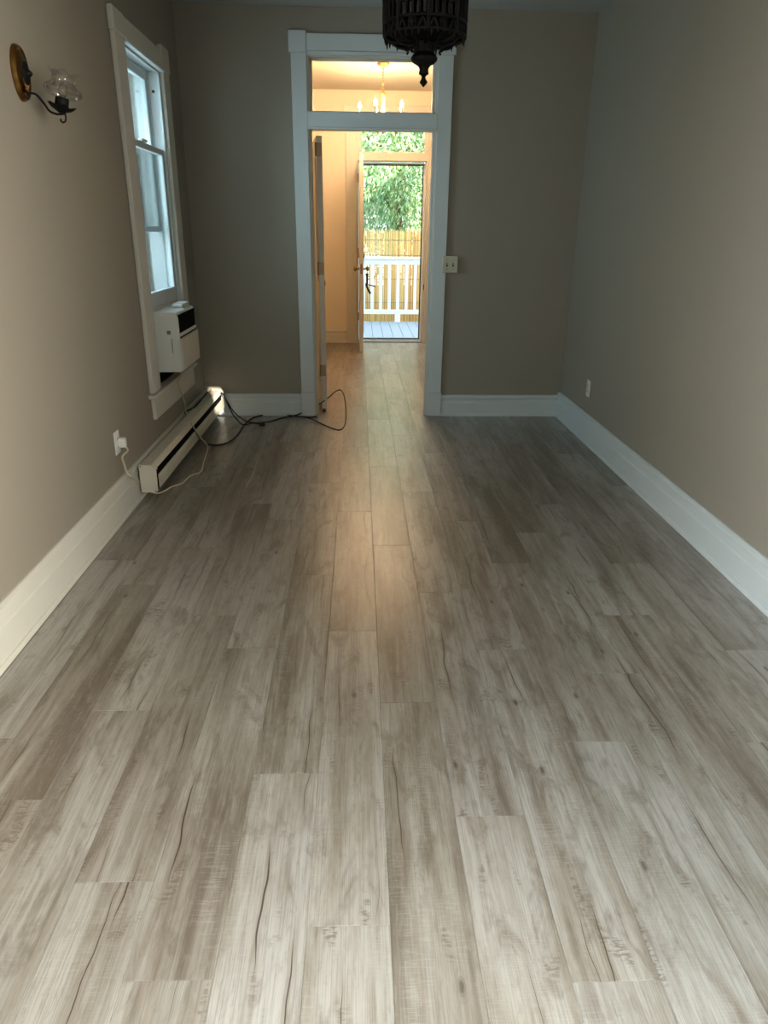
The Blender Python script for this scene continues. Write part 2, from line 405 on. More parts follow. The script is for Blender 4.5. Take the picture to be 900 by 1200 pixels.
# floor: base plus every plank
floor = struct(MB().box(OUT, XR+.2, BACK-.2, YD2, -.12, -.0065).build('floor', M['slot']), 'floor of weathered grey brown wood look planks running to the door', 'floor')
RW, RL = 0.18, 1.22
OFFS = {-4: .85, -3: .52, -2: .273, -1: .645, 0: .011, 1: .995, 2: .356, 3: 1.107, 4: .667, 5: .19, 6: .97, 7: .47, 8: .815, 9: 1.208, 10: .457, 11: .952, 12: .30}
plank_meshes = {}
def plank_mesh(w, L):
    key = (round(w, 3), round(L, 3))
    if key in plank_meshes: return plank_meshes[key]
    c = 0.0011; g = 0.0002; t = .0065
    v = []
    for z, i in ((-t, g), (-c*.8, g), (0, g+c)):
        v += [(i, i, z), (w-i, i, z), (w-i, L-i, z), (i, L-i, z)]
    f = [(8, 9, 10, 11), (3, 2, 1, 0)]
    for k in (0, 4):
        f += [(k+i, k+(i+1) % 4, k+4+(i+1) % 4, k+4+i) for i in range(4)]
    me = bpy.data.meshes.new('plank'); me.from_pydata(v, [], f); me.update(); me.materials.append(M['plank'])
    plank_meshes[key] = me; return me
for r in range(-4, 13):
    x0 = max(-0.655+RW*r, XL); x1 = min(-0.655+RW*(r+1), XR)
    if x1-x0 < .01: continue
    y = BACK; nxt = BACK+((OFFS[r]-BACK) % RL)
    if nxt-y < .02: nxt += RL
    while y < YD2-.02:
        e = min(nxt, YD2-.02)
        o = bpy.data.objects.new('plank', plank_mesh(x1-x0, e-y)); C.objects.link(o); o.location = (x0, y, 0); o.parent = floor
        y = e; nxt += RL

# baseboards: tall board, cap moulding, shoe moulding
def bb_profile(t=.02, h=.19):
    return [(0, 0), (t+.010, 0), (t+.010, .012), (t+.006, .019), (t, .021), (t, h*.62), (t-.004, h*.66), (t-.004, h-.030), (t+.004, h-.022), (t+.003, h-.010), (t-.010, h), (0, h)]
def baseboard(name, axis, fixed, sign, a0, a1, h=.19, material='trim', label=''):
    poly = [(fixed+sign*d, z) for d, z in bb_profile(.02, h)]
    if axis == 1: b = MB().prism(poly, 1, a0, a1)
    else: b = MB().prism(poly, 0, a0, a1)
    return struct(b.build(name, M[material]), label, 'baseboard')
baseboard('baseboard_left', 1, XL, 1, BACK, YF, .205, 'trim_w', 'white baseboard under the sash window wall')
baseboard('baseboard_right', 1, XR, -1, BACK, YF, .195, 'trim', 'white baseboard along the blank wall')
baseboard('baseboard_far_left', 0, YF, -1, XL, -0.46, .175, 'trim', 'white baseboard between heater and doorway')
baseboard('baseboard_far_right', 0, YF, -1, 0.66, XR, .17, 'trim', 'white baseboard between doorway and blank wall')
baseboard('baseboard_back', 0, BACK, 1, XL, XR, .19, 'trim', 'white baseboard under the back window')
baseboard('baseboard_front_left', 0, YD, -1, XL, -0.16, .165, 'trim_w', 'cream baseboard beside the front door')
baseboard('baseboard_front_right', 0, YD, -1, 1.005, XR, .165, 'trim_w', 'cream baseboard beyond the front door')
baseboard('baseboard_front_side_left', 1, XL, 1, YF2, YD, .165, 'trim_w', 'cream baseboard behind the open doors')
baseboard('baseboard_front_side_right', 1, XR, -1, YF2, YD, .165, 'trim_w', 'cream baseboard facing the open doors')

# ------------------------------------------------------------------ inner doorway trim
t = struct(empty('trim_1', (0.1, YF, 0)), 'white casing around the inner doorway and its transom', 'trim')
def part(b, name, material, parent, smooth=False):
    o = b.build(name, material, None, smooth); o.parent = parent; o.matrix_parent_inverse = Matrix.Translation(-Vector(parent.location)); return o
cf = YF-.025
part(MB().box(-.458, -.352, cf, YF, .19, 2.52, .003), 'side_casing', M['trim'], t)
part(MB().box(.556, .658, cf, YF, .19, 2.52, .003), 'side_casing', M['trim'], t)
part(MB().box(-.462, -.349, cf-.006, YF, 0, .19, .004), 'plinth_block', M['trim'], t)
part(MB().box(.553, .662, cf-.006, YF, 0, .19, .004), 'plinth_block', M['trim'], t)
part(MB().box(-.470, -.350, cf-.004, YF, 2.52, 2.648, .003), 'corner_block', M['trim'], t)
part(MB().box(.554, .672, cf-.004, YF, 2.52, 2.648, .003), 'corner_block', M['trim'], t)
part(MB().box(-.350, .554, cf, YF, 2.53, 2.632, .003), 'head_casing', M['trim'], t)
part(MB().box(-.350, .554, cf-.008, YF, 2.506, 2.530, .004), 'head_bead', M['trim'], t)
part(MB().box(-.352, .556, cf-.002, YF2+.01, 2.065, 2.168, .003), 'transom_bar', M['trim'], t)
part(MB().box(-.352, .556, cf-.010, YF, 2.056, 2.072, .004), 'bar_bead', M['trim'], t)
# jambs and stops
part(MB().box(-.362, -.338, YF-.003, YF2+.003, 0, 2.51, .002), 'jamb', M['trim_w'], t)
part(MB().box(.543, .567, YF-.003, YF2+.003, 0, 2.51, .002), 'jamb', M['trim_w'], t)
part(MB().box(.530, .543, YF+.02, YF+.06, 0, 2.06, .002), 'stop', M['trim'], t)
part(MB().box(-.338, -.328, YF+.02, YF+.06, 0, 2.06, .002), 'stop', M['trim_w'], t)
part(MB().box(-.338, .543, YF-.003, YF2+.003, 2.50, 2.515, .002), 'head_jamb', M['trim_w'], t)
# front-room side casing
for x0, x1 in ((-.47, -.352), (.556, .67)): part(MB().box(x0, x1, YF2, YF2+.02, 0, 2.52, .003), 'side_casing', M['trim_w'], t)
part(MB().box(-.48, .68, YF2, YF2+.02, 2.52, 2.64, .003), 'head_casing', M['trim_w'], t)
# transom sash
w = struct(empty('window_2', (0.1, YF+.06, 2.17)), 'clear transom window over the inner doorway', 'window')
fb = MB()
fb.box(-.338, -.318, YF+.045, YF+.075, 2.168, 2.50); fb.box(.523, .543, YF+.045, YF+.075, 2.168, 2.50)
fb.box(-.318, .523, YF+.045, YF+.075, 2.168, 2.180); fb.box(-.318, .523, YF+.045, YF+.075, 2.488, 2.50)
part(fb, 'sash_frame', M['trim_w'], w)
part(MB().box(-.318, .523, YF+.058, YF+.062, 2.180, 2.488), 'pane', M['glass'], w)

# inner door leaf, standing open into the front room
def door_leaf(name, W_, H_, T, label, knob=True, material='trim_w'):
    d = struct(empty(name), label, 'door')
    b = MB().box(0, W_, 0, T, .012, H_, .002)
    o = b.build('slab', M[material], d)
    for (a0, a1, z0, z1) in ((.11, W_/2-.05, .22, .86), (W_/2+.05, W_-.11, .22, .86), (.11, W_/2-.05, 1.02, H_-.13), (W_/2+.05, W_-.11, 1.02, H_-.13)):
        for yy in (-.006, T):
            MB().box(a0, a1, yy, yy+.006, z0, z1, .004).build('raised_panel', M[material], d)
    return d
d1 = door_leaf('door_1', .86, 2.035, .042, 'white panel door swung open into the front room')
d1.location = (-.263, YF2+.012, 0); d1.rotation_euler = (0, 0, math.radians(97))
for z in (.335, 1.12, 1.945):
    h = MB(); h.lathe([(.007, -.045), (.007, .045)], -.004, .047, z, 10); h.box(-.0015, .0, .004, .04, z-.045, z+.045)
    h.build('hinge', M['steel'], d1, True)
b = MB(); b.lathe([(.02, 0), (.02, .006), (.009, .010), (.009, .03), (.024, .038), (.029, .052), (.022, .066), (.004, .07)], 0, 0, 0, 16, True, Matrix.Rotation(PI/2, 4, 'X'))
for sg in (0, 1):
    k = b.build('knob', M['brass'], d1, True); k.location = (.80, 0 if sg == 0 else .042, .96)
    if sg: k.rotation_euler = (PI, 0, 0)
o = MB().lathe([(.012, 0), (.014, .004), (.012, .022), (.006, .026)], 0, 0, 0, 12).build('floor_door_stop', M['brown'], None, True)
o.location = (-.268, YF2+.055, 0.0); tag(o, 'small brown rubber stop at the foot of the open inner door', 'door stop')
o.location = (-.285, YF2-.012, 0.0)

# ------------------------------------------------------------------ front doorway
t = struct(empty('trim_2', (.4, YD, 0)), 'cream casing around the front doorway and its transom', 'trim')
part(MB().box(-.154, -.022, YD-.022, YD, .195, 2.66, .003), 'side_casing', M['trim_w'], t)
part(MB().box(.867, 1.0, YD-.022, YD, .195, 2.66, .003), 'side_casing', M['trim_w'], t)
part(MB().box(-.158, -.018, YD-.028, YD, 0, .195, .003), 'plinth_block', M['trim_w'], t)
part(MB().box(.863, 1.004, YD-.028, YD, 0, .195, .003), 'plinth_block', M['trim_w'], t)
part(MB().box(-.17, 1.016, YD-.024, YD, 2.66, 2.79, .003), 'head_casing', M['trim_w'], t)
part(MB().box(-.022, .0, YD-.002, YD2+.01, 0, 2.64, .002), 'jamb', M['trim_w'], t)
part(MB().box(.852, .867, YD-.002, YD2+.01, 0, 2.64, .002), 'jamb', M['trim_w'], t)
part(MB().box(0, .852, YD-.012, YD2, 2.195, 2.285, .003), 'transom_bar', M['trim_w'], t)
part(MB().box(0, .852, YD+.0, YD2, 2.61, 2.64, .002), 'head_jamb', M['trim_w'], t)
part(MB().box(.835, .852, YD+.05, YD+.085, 0, 2.195, .002), 'stop', M['trim_w'], t)
part(MB().box(.845, .853, YD-.004, YD+.02, .68, .75, .001), 'strike_plate', M['brass'], t)
part(MB().box(0, .852, YD+.02, YD2+.02, 0.0, .012, .003), 'threshold', M['deck'], t)
w = struct(empty('window_3', (.4, YD+.08, 2.28)), 'clear transom window over the front door', 'window')
fb = MB()
fb.box(0, .045, YD+.06, YD+.095, 2.285, 2.61); fb.box(.815, .852, YD+.06, YD+.095, 2.285, 2.61); fb.box(.045, .815, YD+.06, YD+.095, 2.285, 2.30); fb.box(.045, .815, YD+.06, YD+.095, 2.575, 2.61)
part(fb, 'sash_frame', M['trim_w'], w)
part(MB().box(.045, .815, YD+.076, YD+.080, 2.30, 2.575), 'pane', M['glass'], w)
d2 = door_leaf('door_2', .86, 2.18, .045, 'cream front door swung fully open with knob and deadbolt')
d2.location = (.012, YD-.012, 0); d2.rotation_euler = (0, 0, math.radians(-90))
for z in (.34, 1.14, 2.0):
    h = MB(); h.lathe([(.008, -.05), (.008, .05)], -.006, -.012, z, 10); h.box(-.002, .0, -.01, .035, z-.05, z+.05)
    h.build('hinge', M['steel'], d2, True)
for sg in (0, 1):
    k = b.build('knob', M['steel'], d2, True); k.location = (.80, 0 if sg == 0 else .045, .975)
    if sg: k.rotation_euler = (PI, 0, 0)
    q = MB().lathe([(.027, 0), (.027, .008), (.022, .016), (.004, .018)], 0, 0, 0, 16, True, Matrix.Rotation(PI/2, 4, 'X')).build('deadbolt', M['steel'], d2, True)
    q.location = (.80, 0 if sg == 0 else .045, 1.12)
    if sg: q.rotation_euler = (PI, 0, 0)
MB().box(.8595, .8615, .010, .035, .92, 1.03).build('latch_plate', M['steel'], d2)
# storm door outside
d3 = struct(empty('door_3', (.43, YD2+.03, 0)), 'full glass storm door with slim frame and black lever handle', 'door')
ys = (YD2+.012, YD2+.045)
fb = MB(); fb.box(.002, .034, *ys, .014, 2.19, .003); fb.box(.822, .850, *ys, .014, 2.19, .003); fb.box(.034, .822, *ys, .013, .026, .002); fb.box(.034, .822, *ys, 2.172, 2.194, .003)
part(fb, 'frame', M['rail'], d3)
fb = MB(); fb.box(.034, .042, ys[0], ys[1], .026, 2.172); fb.box(.812, .822, ys[0]-.002, ys[1], .026, 2.172); fb.box(.042, .812, ys[0], ys[1], .026, .034); fb.box(.042, .812, ys[0]-.002, ys[1], 2.160, 2.172)
part(fb, 'gasket', M['slot'], d3)
part(MB().box(.042, .812, YD2+.026, YD2+.030, .034, 2.160), 'pane', M['glass'], d3)
hb = MB(); yy = YD2-.02
hb.box(.098, .128, yy-.01, yy+.035, .74, .87, .006)
hb.tube([(.113, yy-.02, .755), (.105, yy-.03, .73), (.13, yy-.035, .665), (.158, yy-.03, .62)], .014, 8, 4)
part(hb, 'lever_handle', M['black'], d3, True)
part(MB().tube([(.113, yy-.02, .735), (.16, yy-.035, .725), (.20, yy-.035, .715), (.225, yy-.03, .705)], .008, 8, 4), 'thumb_latch', M['grey'], d3, True)

# ------------------------------------------------------------------ side window
w = struct(empty('window_1', (XL, 4.76, WZ0)), 'tall double hung window with its lower sash raised over the air conditioner', 'window')
cx0, cx1 = XL, XL+.025
part(MB().box(cx0, cx1, 4.20, 4.368, .49, 2.312, .004), 'side_casing', M['trim_w'], w)
part(MB().box(cx0, cx1, 5.152, 5.30, .49, 2.312, .004), 'side_casing', M['trim_w'], w)
part(MB().box(cx0, cx1+.004, 4.185, 4.375, 2.312, 2.418, .004), 'corner_block', M['trim_w'], w)
part(MB().box(cx0, cx1+.004, 5.145, 5.315, 2.312, 2.448, .004), 'corner_block', M['trim_w'], w)
part(MB().box(cx0, cx1, 4.375, 5.145, 2.312, 2.415, .004), 'head_casing', M['trim_w'], w)
part(MB().box(cx0, cx1+.012, 4.36, 5.16, 2.296, 2.316, .004), 'head_bead', M['trim'], w)
part(MB().box(XL-.14, XL+.045, 4.17, 5.33, .462, .487, .006), 'stool', M['trim_w'], w)
part(MB().box(cx0, cx1-.003, 4.21, 5.29, .33, .462, .004), 'apron', M['trim_w'], w)
part(MB().box(XL-.16, XL+.004, WY0-.012, WY0+.006, WZ0, WZ1, .001), 'jamb', M['trim'], w)
part(MB().box(XL-.16, XL+.004, WY1-.006, WY1+.012, WZ0, WZ1, .001), 'jamb', M['trim'], w)
part(MB().box(XL-.16, XL+.004, WY0, WY1, WZ1-.006, WZ1+.012, .001), 'head_jamb', M['trim'], w)
part(MB().box(XL-.012, XL+.002, WY1-.020, WY1-.004, WZ0, WZ1, .002), 'stop', M['trim'], w)
part(MB().box(XL-.012, XL+.002, WY0+.004, WY0+.020, WZ0, WZ1, .002), 'stop', M['trim'], w)
part(MB().box(XL-.012, XL+.002, WY0+.020, WY1-.020, WZ1-.020, WZ1-.006, .002), 'stop', M['trim'], w)
part(MB().box(XL-.075, XL-.068, WY1-.018, WY1-.004, WZ0, WZ1, .001), 'parting_bead', M['trim'], w)
part(MB().box(XL-.075, XL-.068, WY0+.004, WY0+.018, WZ0, WZ1, .001), 'parting_bead', M['trim'], w)
part(MB().lathe([(.009, 0), (.009, .004)], XL-.045, WY1-.004, 2.19, 12, True, Matrix.Rotation(PI/2, 4, 'X')), 'pulley', M['black'], w)
def sash(name, x0, x1, z0, z1, bot, top):
    y0, y1 = WY0+.008, WY1-.008
    f = MB(); f.box(x0, x1, y0, y0+.048, z0, z1, .003); f.box(x0, x1, y1-.048, y1, z0, z1, .003)
    f.box(x0, x1, y0+.048, y1-.048, z0, z0+bot, .003); f.box(x0, x1, y0+.048, y1-.048, z1-top, z1, .003)
    s_ = part(f, name, M['trim'], w)
    p = MB().box((x0+x1)/2-.002, (x0+x1)/2+.002, y0+.046, y1-.046, z0+bot-.002, z1-top+.002).build('pane', M['glass'], s_)
    return s_
sash('lower_sash', XL-.045, XL-.013, .948, 1.862, .085, .035)
sash('upper_sash', XL-.110, XL-.077, 1.375, 2.298, .035, .055)
part(MB().box(XL-.022, XL+.004, 4.60, 4.70, 1.862, 1.876, .003), 'sash_lock', M['white'], w)
part(MB().box(XL-.11, XL-.02, WY0, WY1, WZ0+.002, .571), 'filler_board', M['slot'], w)
# outer storm window frame
sf = MB()
for (a, c, z0, z1) in ((WY0, WY0+.03, WZ0, WZ1), (WY1-.03, WY1, WZ0, WZ1), (WY0+.03, WY1-.03, WZ1-.04, WZ1), (WY0+.03, WY1-.03, 1.36, 1.40)):
    sf.box(OUT-.01, OUT+.015, a, c, z0, z1, .002)
part(sf, 'storm_frame', M['rail'], w)

# ------------------------------------------------------------------ back windows, added sun slit
w = struct(empty('window_4', (-.15, BACK, .52)), 'double window in the back wall letting in daylight', 'window')
f = MB()
for (a, c, z0, z1) in ((-1.0, -.9, .45, 2.42), (.6, .7, .45, 2.42), (-.9, .6, 2.32, 2.42), (-1.02, .72, .45, .52)): f.box(a, c, BACK, BACK+.025, z0, z1, .003)
part(f, 'casing', M['trim'], w)
f = MB()
for (a, c, z0, z1) in ((-.9, -.86, .52, 2.32), (.56, .6, .52, 2.32), (-.19, -.11, .52, 2.32), (-.86, .56, .52, .58), (-.86, .56, 2.27, 2.32), (-.86, .56, 1.40, 1.44)): f.box(a, c, BACK-.09, BACK-.05, z0, z1)
part(f, 'sash_frame', M['trim'], w)
w = struct(empty('added_sun_slit', (SUNX, BACK, 1.6)), 'narrow slit added in the back wall to shape the sun patch', 'window')
f = MB()
for (a, c, z0, z1) in ((-.135, -.075, 1.795, 2.165), (.075, .135, 1.795, 2.165), (-.075, .075, 2.105, 2.165), (-.075, .075, 1.795, 1.855)): f.box(SUNX+a, SUNX+c, BACK, BACK+.02, z0, z1, .003)
part(f, 'casing', M['trim'], w)

for nm, xf, sg, lb in (('window_6', XR, -1, 'tall sash window in the blank wall near the back'), ('window_7', XL, 1, 'second tall sash window near the back of the window wall')):
    w = struct(empty(nm, (xf, (SWY0+SWY1)/2, .5)), lb, 'window')
    xa, xb = sorted((xf, xf+sg*.022))
    f = MB()
    for (a, c, z0, z1) in ((SWY0-.12, SWY0, .42, 2.37), (SWY1, SWY1+.12, .42, 2.37), (SWY0, SWY1, 2.25, 2.37), (SWY0, SWY1, .42, .5)): f.box(xa, xb, a, c, z0, z1, .003)
    part(f, 'casing', M['trim'], w)
    xa, xb = sorted((xf-sg*.04, xf-sg*.08)); f = MB()
    for (a, c, z0, z1) in ((SWY0, SWY0+.045, .5, 2.25), (SWY1-.045, SWY1, .5, 2.25), (SWY0+.045, SWY1-.045, .5, .56), (SWY0+.045, SWY1-.045, 2.20, 2.25), (SWY0+.045, SWY1-.045, 1.36, 1.40)): f.box(xa, xb, a, c, z0, z1)
    part(f, 'sash_frame', M['trim'], w)
# ------------------------------------------------------------------ air conditioner
ac = tag(empty('air_conditioner', (-1.16, 4.685, .572)), 'white window air conditioner with a black outlet grille under the raised sash', 'air conditioner')
AX, AY0, AY1, AZ0, AZ1 = -1.088, 4.452, 4.925, .572, .928
body = MB().prism([(-1.56, AZ0), (AX-.012, AZ0), (AX+.004, AZ0+.010), (AX, AZ1-.03), (AX-.012, AZ1-.006), (AX-.03, AZ1), (-1.56, AZ1)], 1, AY0, AY1)
part(body, 'body', M['white'], ac)
part(MB().box(AX-.006, AX+.0025, AY0+.012, AY1-.012, .803, .912, .003), 'outlet_recess', M['slot'], ac)
for k in range(6):
    z = .820+.0145*k
    part(MB().box(AX-.002, AX+.004, AY0+.02, AY1-.02, z, z+.002), 'louvre', M['slot'], ac)
part(MB().box(AX-.004, AX+.012, AY0-.004, AY1+.004, .582, .775, .006), 'intake_panel', M['panel'], ac)
part(MB().box(AX-.004, AX+.004, AY0+.008, AY1-.008, .776, .783), 'panel_gap', M['slot'], ac)
part(MB().box(AX-.045, AX-.010, AY0-.006, AY0+.002, .600, .775, .004), 'filter_tab', M['white'], ac)
part(MB().box(AX-.050, AX-.046, AY0-.001, AY0+.001, .69, .775), 'tab_gap', M['grey'], ac)
part(MB().box(AX-.072, AX-.050, AY0-.0012, AY0+.001, .800, .822), 'side_sticker', M['grey'], ac)
cur = MB(); n_ = 9
for k in range(n_):
    y0 = AY1+(WY1-.006-AY1)*k/n_; y1 = AY1+(WY1-.006-AY1)*(k+1)/n_; ym = (y0+y1)/2
    for (a, c, xa, xc) in ((y0, ym, -1.275, -1.263), (ym, y1, -1.263, -1.275)):
        cur.add([(xa, a, .573), (xc, c, .573), (xc, c, .947), (xa, a, .947), (xa-.003, a, .573), (xc-.003, c, .573), (xc-.003, c, .947), (xa-.003, a, .947)], [(0, 1, 2, 3), (7, 6, 5, 4), (0, 4, 5, 1), (3, 2, 6, 7)])
part(cur, 'accordion_panel', M['white'], ac)
cu = MB()
cu.box(-1.275, -1.263, WY0+.006, AY0, .573, .947)
part(cu, 'side_panel', M['white'], ac)
part(MB().box(-1.276, -1.245, WY0+.01, WY1-.01, .928, .947), 'sash_seal', M['trim_w'], ac)
rc = tag(empty('remote_control', (-1.13, 4.80, AZ1)), 'small white remote control lying on top of the air conditioner', 'remote control')
part(MB().box(-1.185, -1.115, 4.72, 4.905, AZ1+.0005, AZ1+.027, .006), 'case', M['white'], rc)
for k in range(3): part(MB().box(-1.17+.016*k, -1.16+.016*k, 4.745, 4.765, AZ1+.027, AZ1+.029, .001), 'button', M['grey'], rc)

# ------------------------------------------------------------------ baseboard heater
HL = 1.885
ht = tag(empty('baseboard_heater', (-1.197, 3.735, .045)), 'long low cream baseboard heater with a dark slot under the window', 'heater')
prof_back = [(0, 0), (.018, 0), (.018, .125), (.060, .125), (.078, .118), (.082, .124), (.062, .150), (0, .152)]
MB().prism(prof_back, 1, .03, HL-.03).build('back_cover', M['heater'], ht)
MB().prism([(.020, .030), (.074, .030), (.074, .117), (.020, .117)], 1, .03, HL-.03).build('slot_interior', M['slot'], ht)
MB().prism([(.076, .0), (.086, .004), (.088, .062), (.082, .078), (.076, .076)], 1, .03, HL-.03).build('front_cover', M['heater'], ht)
for y0, y1 in ((0, .03), (HL-.03, HL)):
    e_ = MB().prism([(0, -.004), (.080, -.004), (.090, .006), (.092, .128), (.066, .154), (0, .154)], 1, y0, y1).build('end_cap', M['heater'], ht)
MB().prism([(.0895, .010), (.0925, .012), (.0935, .124), (.0895, .128)], 1, .006, .026).build('end_seam', M['slot'], ht)
for (x_, z_) in ((.010, .146), (.078, .004)):
    MB().lathe([(.004, 0), (.004, .002)], x_, -.0, z_, 8, True, Matrix.Rotation(PI/2, 4, 'X')).build('screw', M['grey'], ht)
MB().box(.0, .02, .25, .26, -.045, .0).build('wall_bracket', M['heater'], ht)
MB().box(.0, .02, HL-.26, HL-.25, -.045, .0).build('wall_bracket', M['heater'], ht)
ht.rotation_euler = (0, 0, math.radians(-1.3)); ht.location.z = .047
ht.rotation_euler.x = math.radians(0.9)

# ------------------------------------------------------------------ cords
bk = tag(empty('black_extension_cord', tuple(G(258, 521, 0))), 'black cord draped over the heater and curving across the floor to the doorway', 'cord')
pts = [G(243, 460, .235), G(236, 468, .232), G(228, 477, .222), G(218, 482, .212), G(217, 484, .212), G(222, 491, .205), G(226, 499, .20), G(229, 505, .175), G(233, 512, .10), G(239, 518, .03), G(246, 521, .006),
       G(258, 521, .005), G(270, 517, .005), G(279, 509, .005), G(287, 497, .005), G(298, 489, .005), G(312, 486, .005), G(330, 486.0, .005), G(350, 488, .005), G(364, 489, .005), G(371, 488, .005)]
part(MB().tube(pts, .0052, 8, 6), 'cable', M['black'], bk, True)
b2 = tag(empty('black_power_cord', tuple(G(306, 497, 0))), 'thin black cord looping from the heater end into the doorway with a plug', 'cord')
pts = [G(304, 496.5, .012), G(296, 496, .006), G(288, 497.5, .006), G(283, 497, .006), G(278, 492, .02), G(272, 484, .07), G(266, 472, .15), G(262, 463, .215), G(259.5, 460, .225), G(261, 462, .222), G(266, 470, .165), G(272, 480, .09), G(280, 488, .03), G(290, 494, .011), G(301, 495.5, .011), G(315, 494, .006),
       G(330, 490, .005), G(344, 487.5, .012), G(360, 481, .035), G(375, 473, .07), G(386, 465, .11), G(393, 459, .14), G(399, 457, .15), G(403, 463, .14), G(405, 475, .10), G(405.5, 488, .06), G(404, 498, .03), G(400, 503, .018), G(394, 503.5, .010), G(380, 498, .006), G(366, 491.5, .012), G(354, 488.5, .014), G(340, 487, .016)]
part(MB().tube(pts, .0048, 8, 6), 'cable', M['black'], b2, True)
p = G(307, 497, .012); q = MB().box(-.022, .022, -.016, .016, -.012, .012, .005)
k = part(q, 'plug', M['black'], b2); k.matrix_parent_inverse = Matrix.Identity(4); k.location = p-Vector(b2.location); k.rotation_euler = (0, 0, .3)
wc = tag(empty('white_power_cord', tuple(G(225, 557, 0))), 'cream cord trailing from the air conditioner over the floor to the wall outlet', 'cord')
pts = [Vector((-1.105, 4.50, .571)), Vector((-1.11, 4.505, .55)), GX(208, 447, -1.172), GX(210, 452, -1.175), GX(213, 462, -1.196), GX(217, 474, -1.198), GX(217.5, 480, -1.19), G(218.5, 485, .215), G(223, 492.5, .207), G(227, 500.5, .20), G(231, 507, .165), G(236, 514, .09), G(241, 519, .03), G(243.5, 524, .007), G(241, 534, .006), G(238, 543, .006), G(237, 550, .006), G(233, 554, .006), G(224, 557, .006), G(219, 561, .006), G(213, 566.5, .006), G(202, 570, .006), G(192, 575.5, .006), G(185, 578, .006)]
pe = [G(177, 576, .02), G(170, 571, .055), G(162, 564, .11), GX(155, 559, -1.18), GX(149, 554.5, -1.195), GX(146, 545, -1.19), GX(143.5, 535, -1.185), Vector((-1.185, 3.555, .335)), Vector((-1.188, 3.545, .36))]
part(MB().tube(pts+pe, .0043, 8, 6), 'cable', M['cordw'], wc, True)
part(MB().box(-1.222, -1.186, 3.524, 3.564, .358, .408, .006), 'plug', M['white'], wc)

# ------------------------------------------------------------------ outlets and switch
def outlet(name, x, sg, y, z, label, material):
    o = tag(empty(name, (x, y, z)), label, 'outlet')
    f = lambda a, c: (min(x+sg*a, x+sg*c), max(x+sg*a, x+sg*c))
    part(MB().box(*f(0, .007), y-.036, y+.036, z-.059, z+.059, .003), 'cover_plate', material, o)
    for s_ in (-.020, .020):
        u = part(MB().box(*f(.006, .0095), y-.017, y+.017, z+s_-.015, z+s_+.015, .003), 'socket', material, o)
        for yy in (-.007, .007):
            q = MB().box(*f(.0092, .0102), y+yy-.0015, y+yy+.0015, z+s_-.005, z+s_+.006).build('slot', M['slot'], u); q.matrix_parent_inverse = Matrix.Translation(-Vector((0, 0, 0)))
            q.parent = u
    part(MB().lathe([(.003, 0), (.003, .0085)], x, y, z, 8, True, Matrix.Rotation(sg*PI/2, 4, 'Y')), 'screw', M['grey'], o)
    return o
outlet('wall_outlet', XL, 1, 3.535, .385, 'white outlet holding the cream plug beside the heater', M['white'])
outlet('wall_outlet', XR, -1, 4.985, .37, 'pale outlet on the blank wall above the baseboard', M['panel'])
sw = tag(empty('light_switch', (.688, YF, 1.166)), 'ivory double light switch plate beside the doorway casing', 'switch')
part(MB().box(.630, .748, YF-.034, YF, 1.107, 1.226, .004), 'cover_plate', M['ivory'], sw)
for x_ in (.666, .712):
    part(MB().box(x_-.006, x_+.006, YF-.036, YF-.033, 1.153, 1.179), 'toggle_slot', M['slot'], sw)
    part(MB().prism([(YF-.034, 1.160), (YF-.046, 1.170), (YF-.045, 1.177), (YF-.034, 1.172)], 0, x_-.004, x_+.004), 'toggle', M['ivory'], sw)
    for z_ in (1.135, 1.197): part(MB().lathe([(.0035, 0), (.0035, .0015)], x_, YF-.034, z_, 8, True, Matrix.Rotation(PI/2, 4, 'X')), 'screw', M['grey'], sw)

# ------------------------------------------------------------------ wall sconce
sc = tag(empty('wall_sconce', (XL, 3.03, 1.917)), 'oval brass wall sconce with black curled arm and clear ruffled glass shade', 'wall lamp')
def oval(y, z, ry, rz, x0, x1, lip):
    n = 28; vs = []; fs = []
    rings = [(1.0, x0), (1.0, x0+(x1-x0)*.35), (.93, x1), (.80, x1-lip), (.62, x1+.004), (.50, x1+.006)]
    for s_, x in rings:
        for i in range(n): a = 2*PI*i/n; vs.append((x, y+ry*s_*math.cos(a), z+rz*s_*math.sin(a)))
    for k in range(len(rings)-1):
        for i in range(n): fs.append((k*n+i, k*n+(i+1) % n, (k+1)*n+(i+1) % n, (k+1)*n+i))
    fs.append(tuple(range(n))[::-1]); fs.append(tuple(range((len(rings)-1)*n, len(rings)*n))); return vs, fs
b = MB(); b.add(*oval(3.03, 1.917, .062, .092, XL, XL+.018, .004)); part(b, 'back_plate', M['brass'], sc, True)
b = MB(); b.add(*oval(3.035, 1.917, .030, .040, XL+.018, XL+.026, .002)); part(b, 'centre_boss', M['iron'], sc, True)
part(MB().lathe([(.014, 0), (.012, .010), (.006, .018), (.002, .02)], XL+.028, 3.035, 1.917, 12, True, Matrix.Rotation(PI/2, 4, 'Y')), 'boss_knob', M['iron'], sc, True)
ax, ay = -1.112, 3.075
arm = [(XL+.012, 3.04, 1.852), (XL+.03, 3.045, 1.856), (-1.183, 3.05, 1.850), (-1.164, 3.055, 1.825), (-1.150, 3.06, 1.802), (-1.130, 3.068, 1.793), (ax, ay, 1.794), (ax+.012, ay, 1.796)]
part(MB().tube(arm, .0042, 8, 6), 'arm', M['iron'], sc, True)
hook = [(ax+.012, ay, 1.796), (ax+.014, ay, 1.784), (ax+.010, ay, 1.770), (ax, ay, 1.766), (ax-.006, ay, 1.772), (ax-.004, ay, 1.778)]
part(MB().tube(hook, .0032, 8, 5), 'hook', M['iron'], sc, True)
TL = Matrix.Rotation(math.radians(13), 4, 'Y') @ Matrix.Scale(1.22, 4)
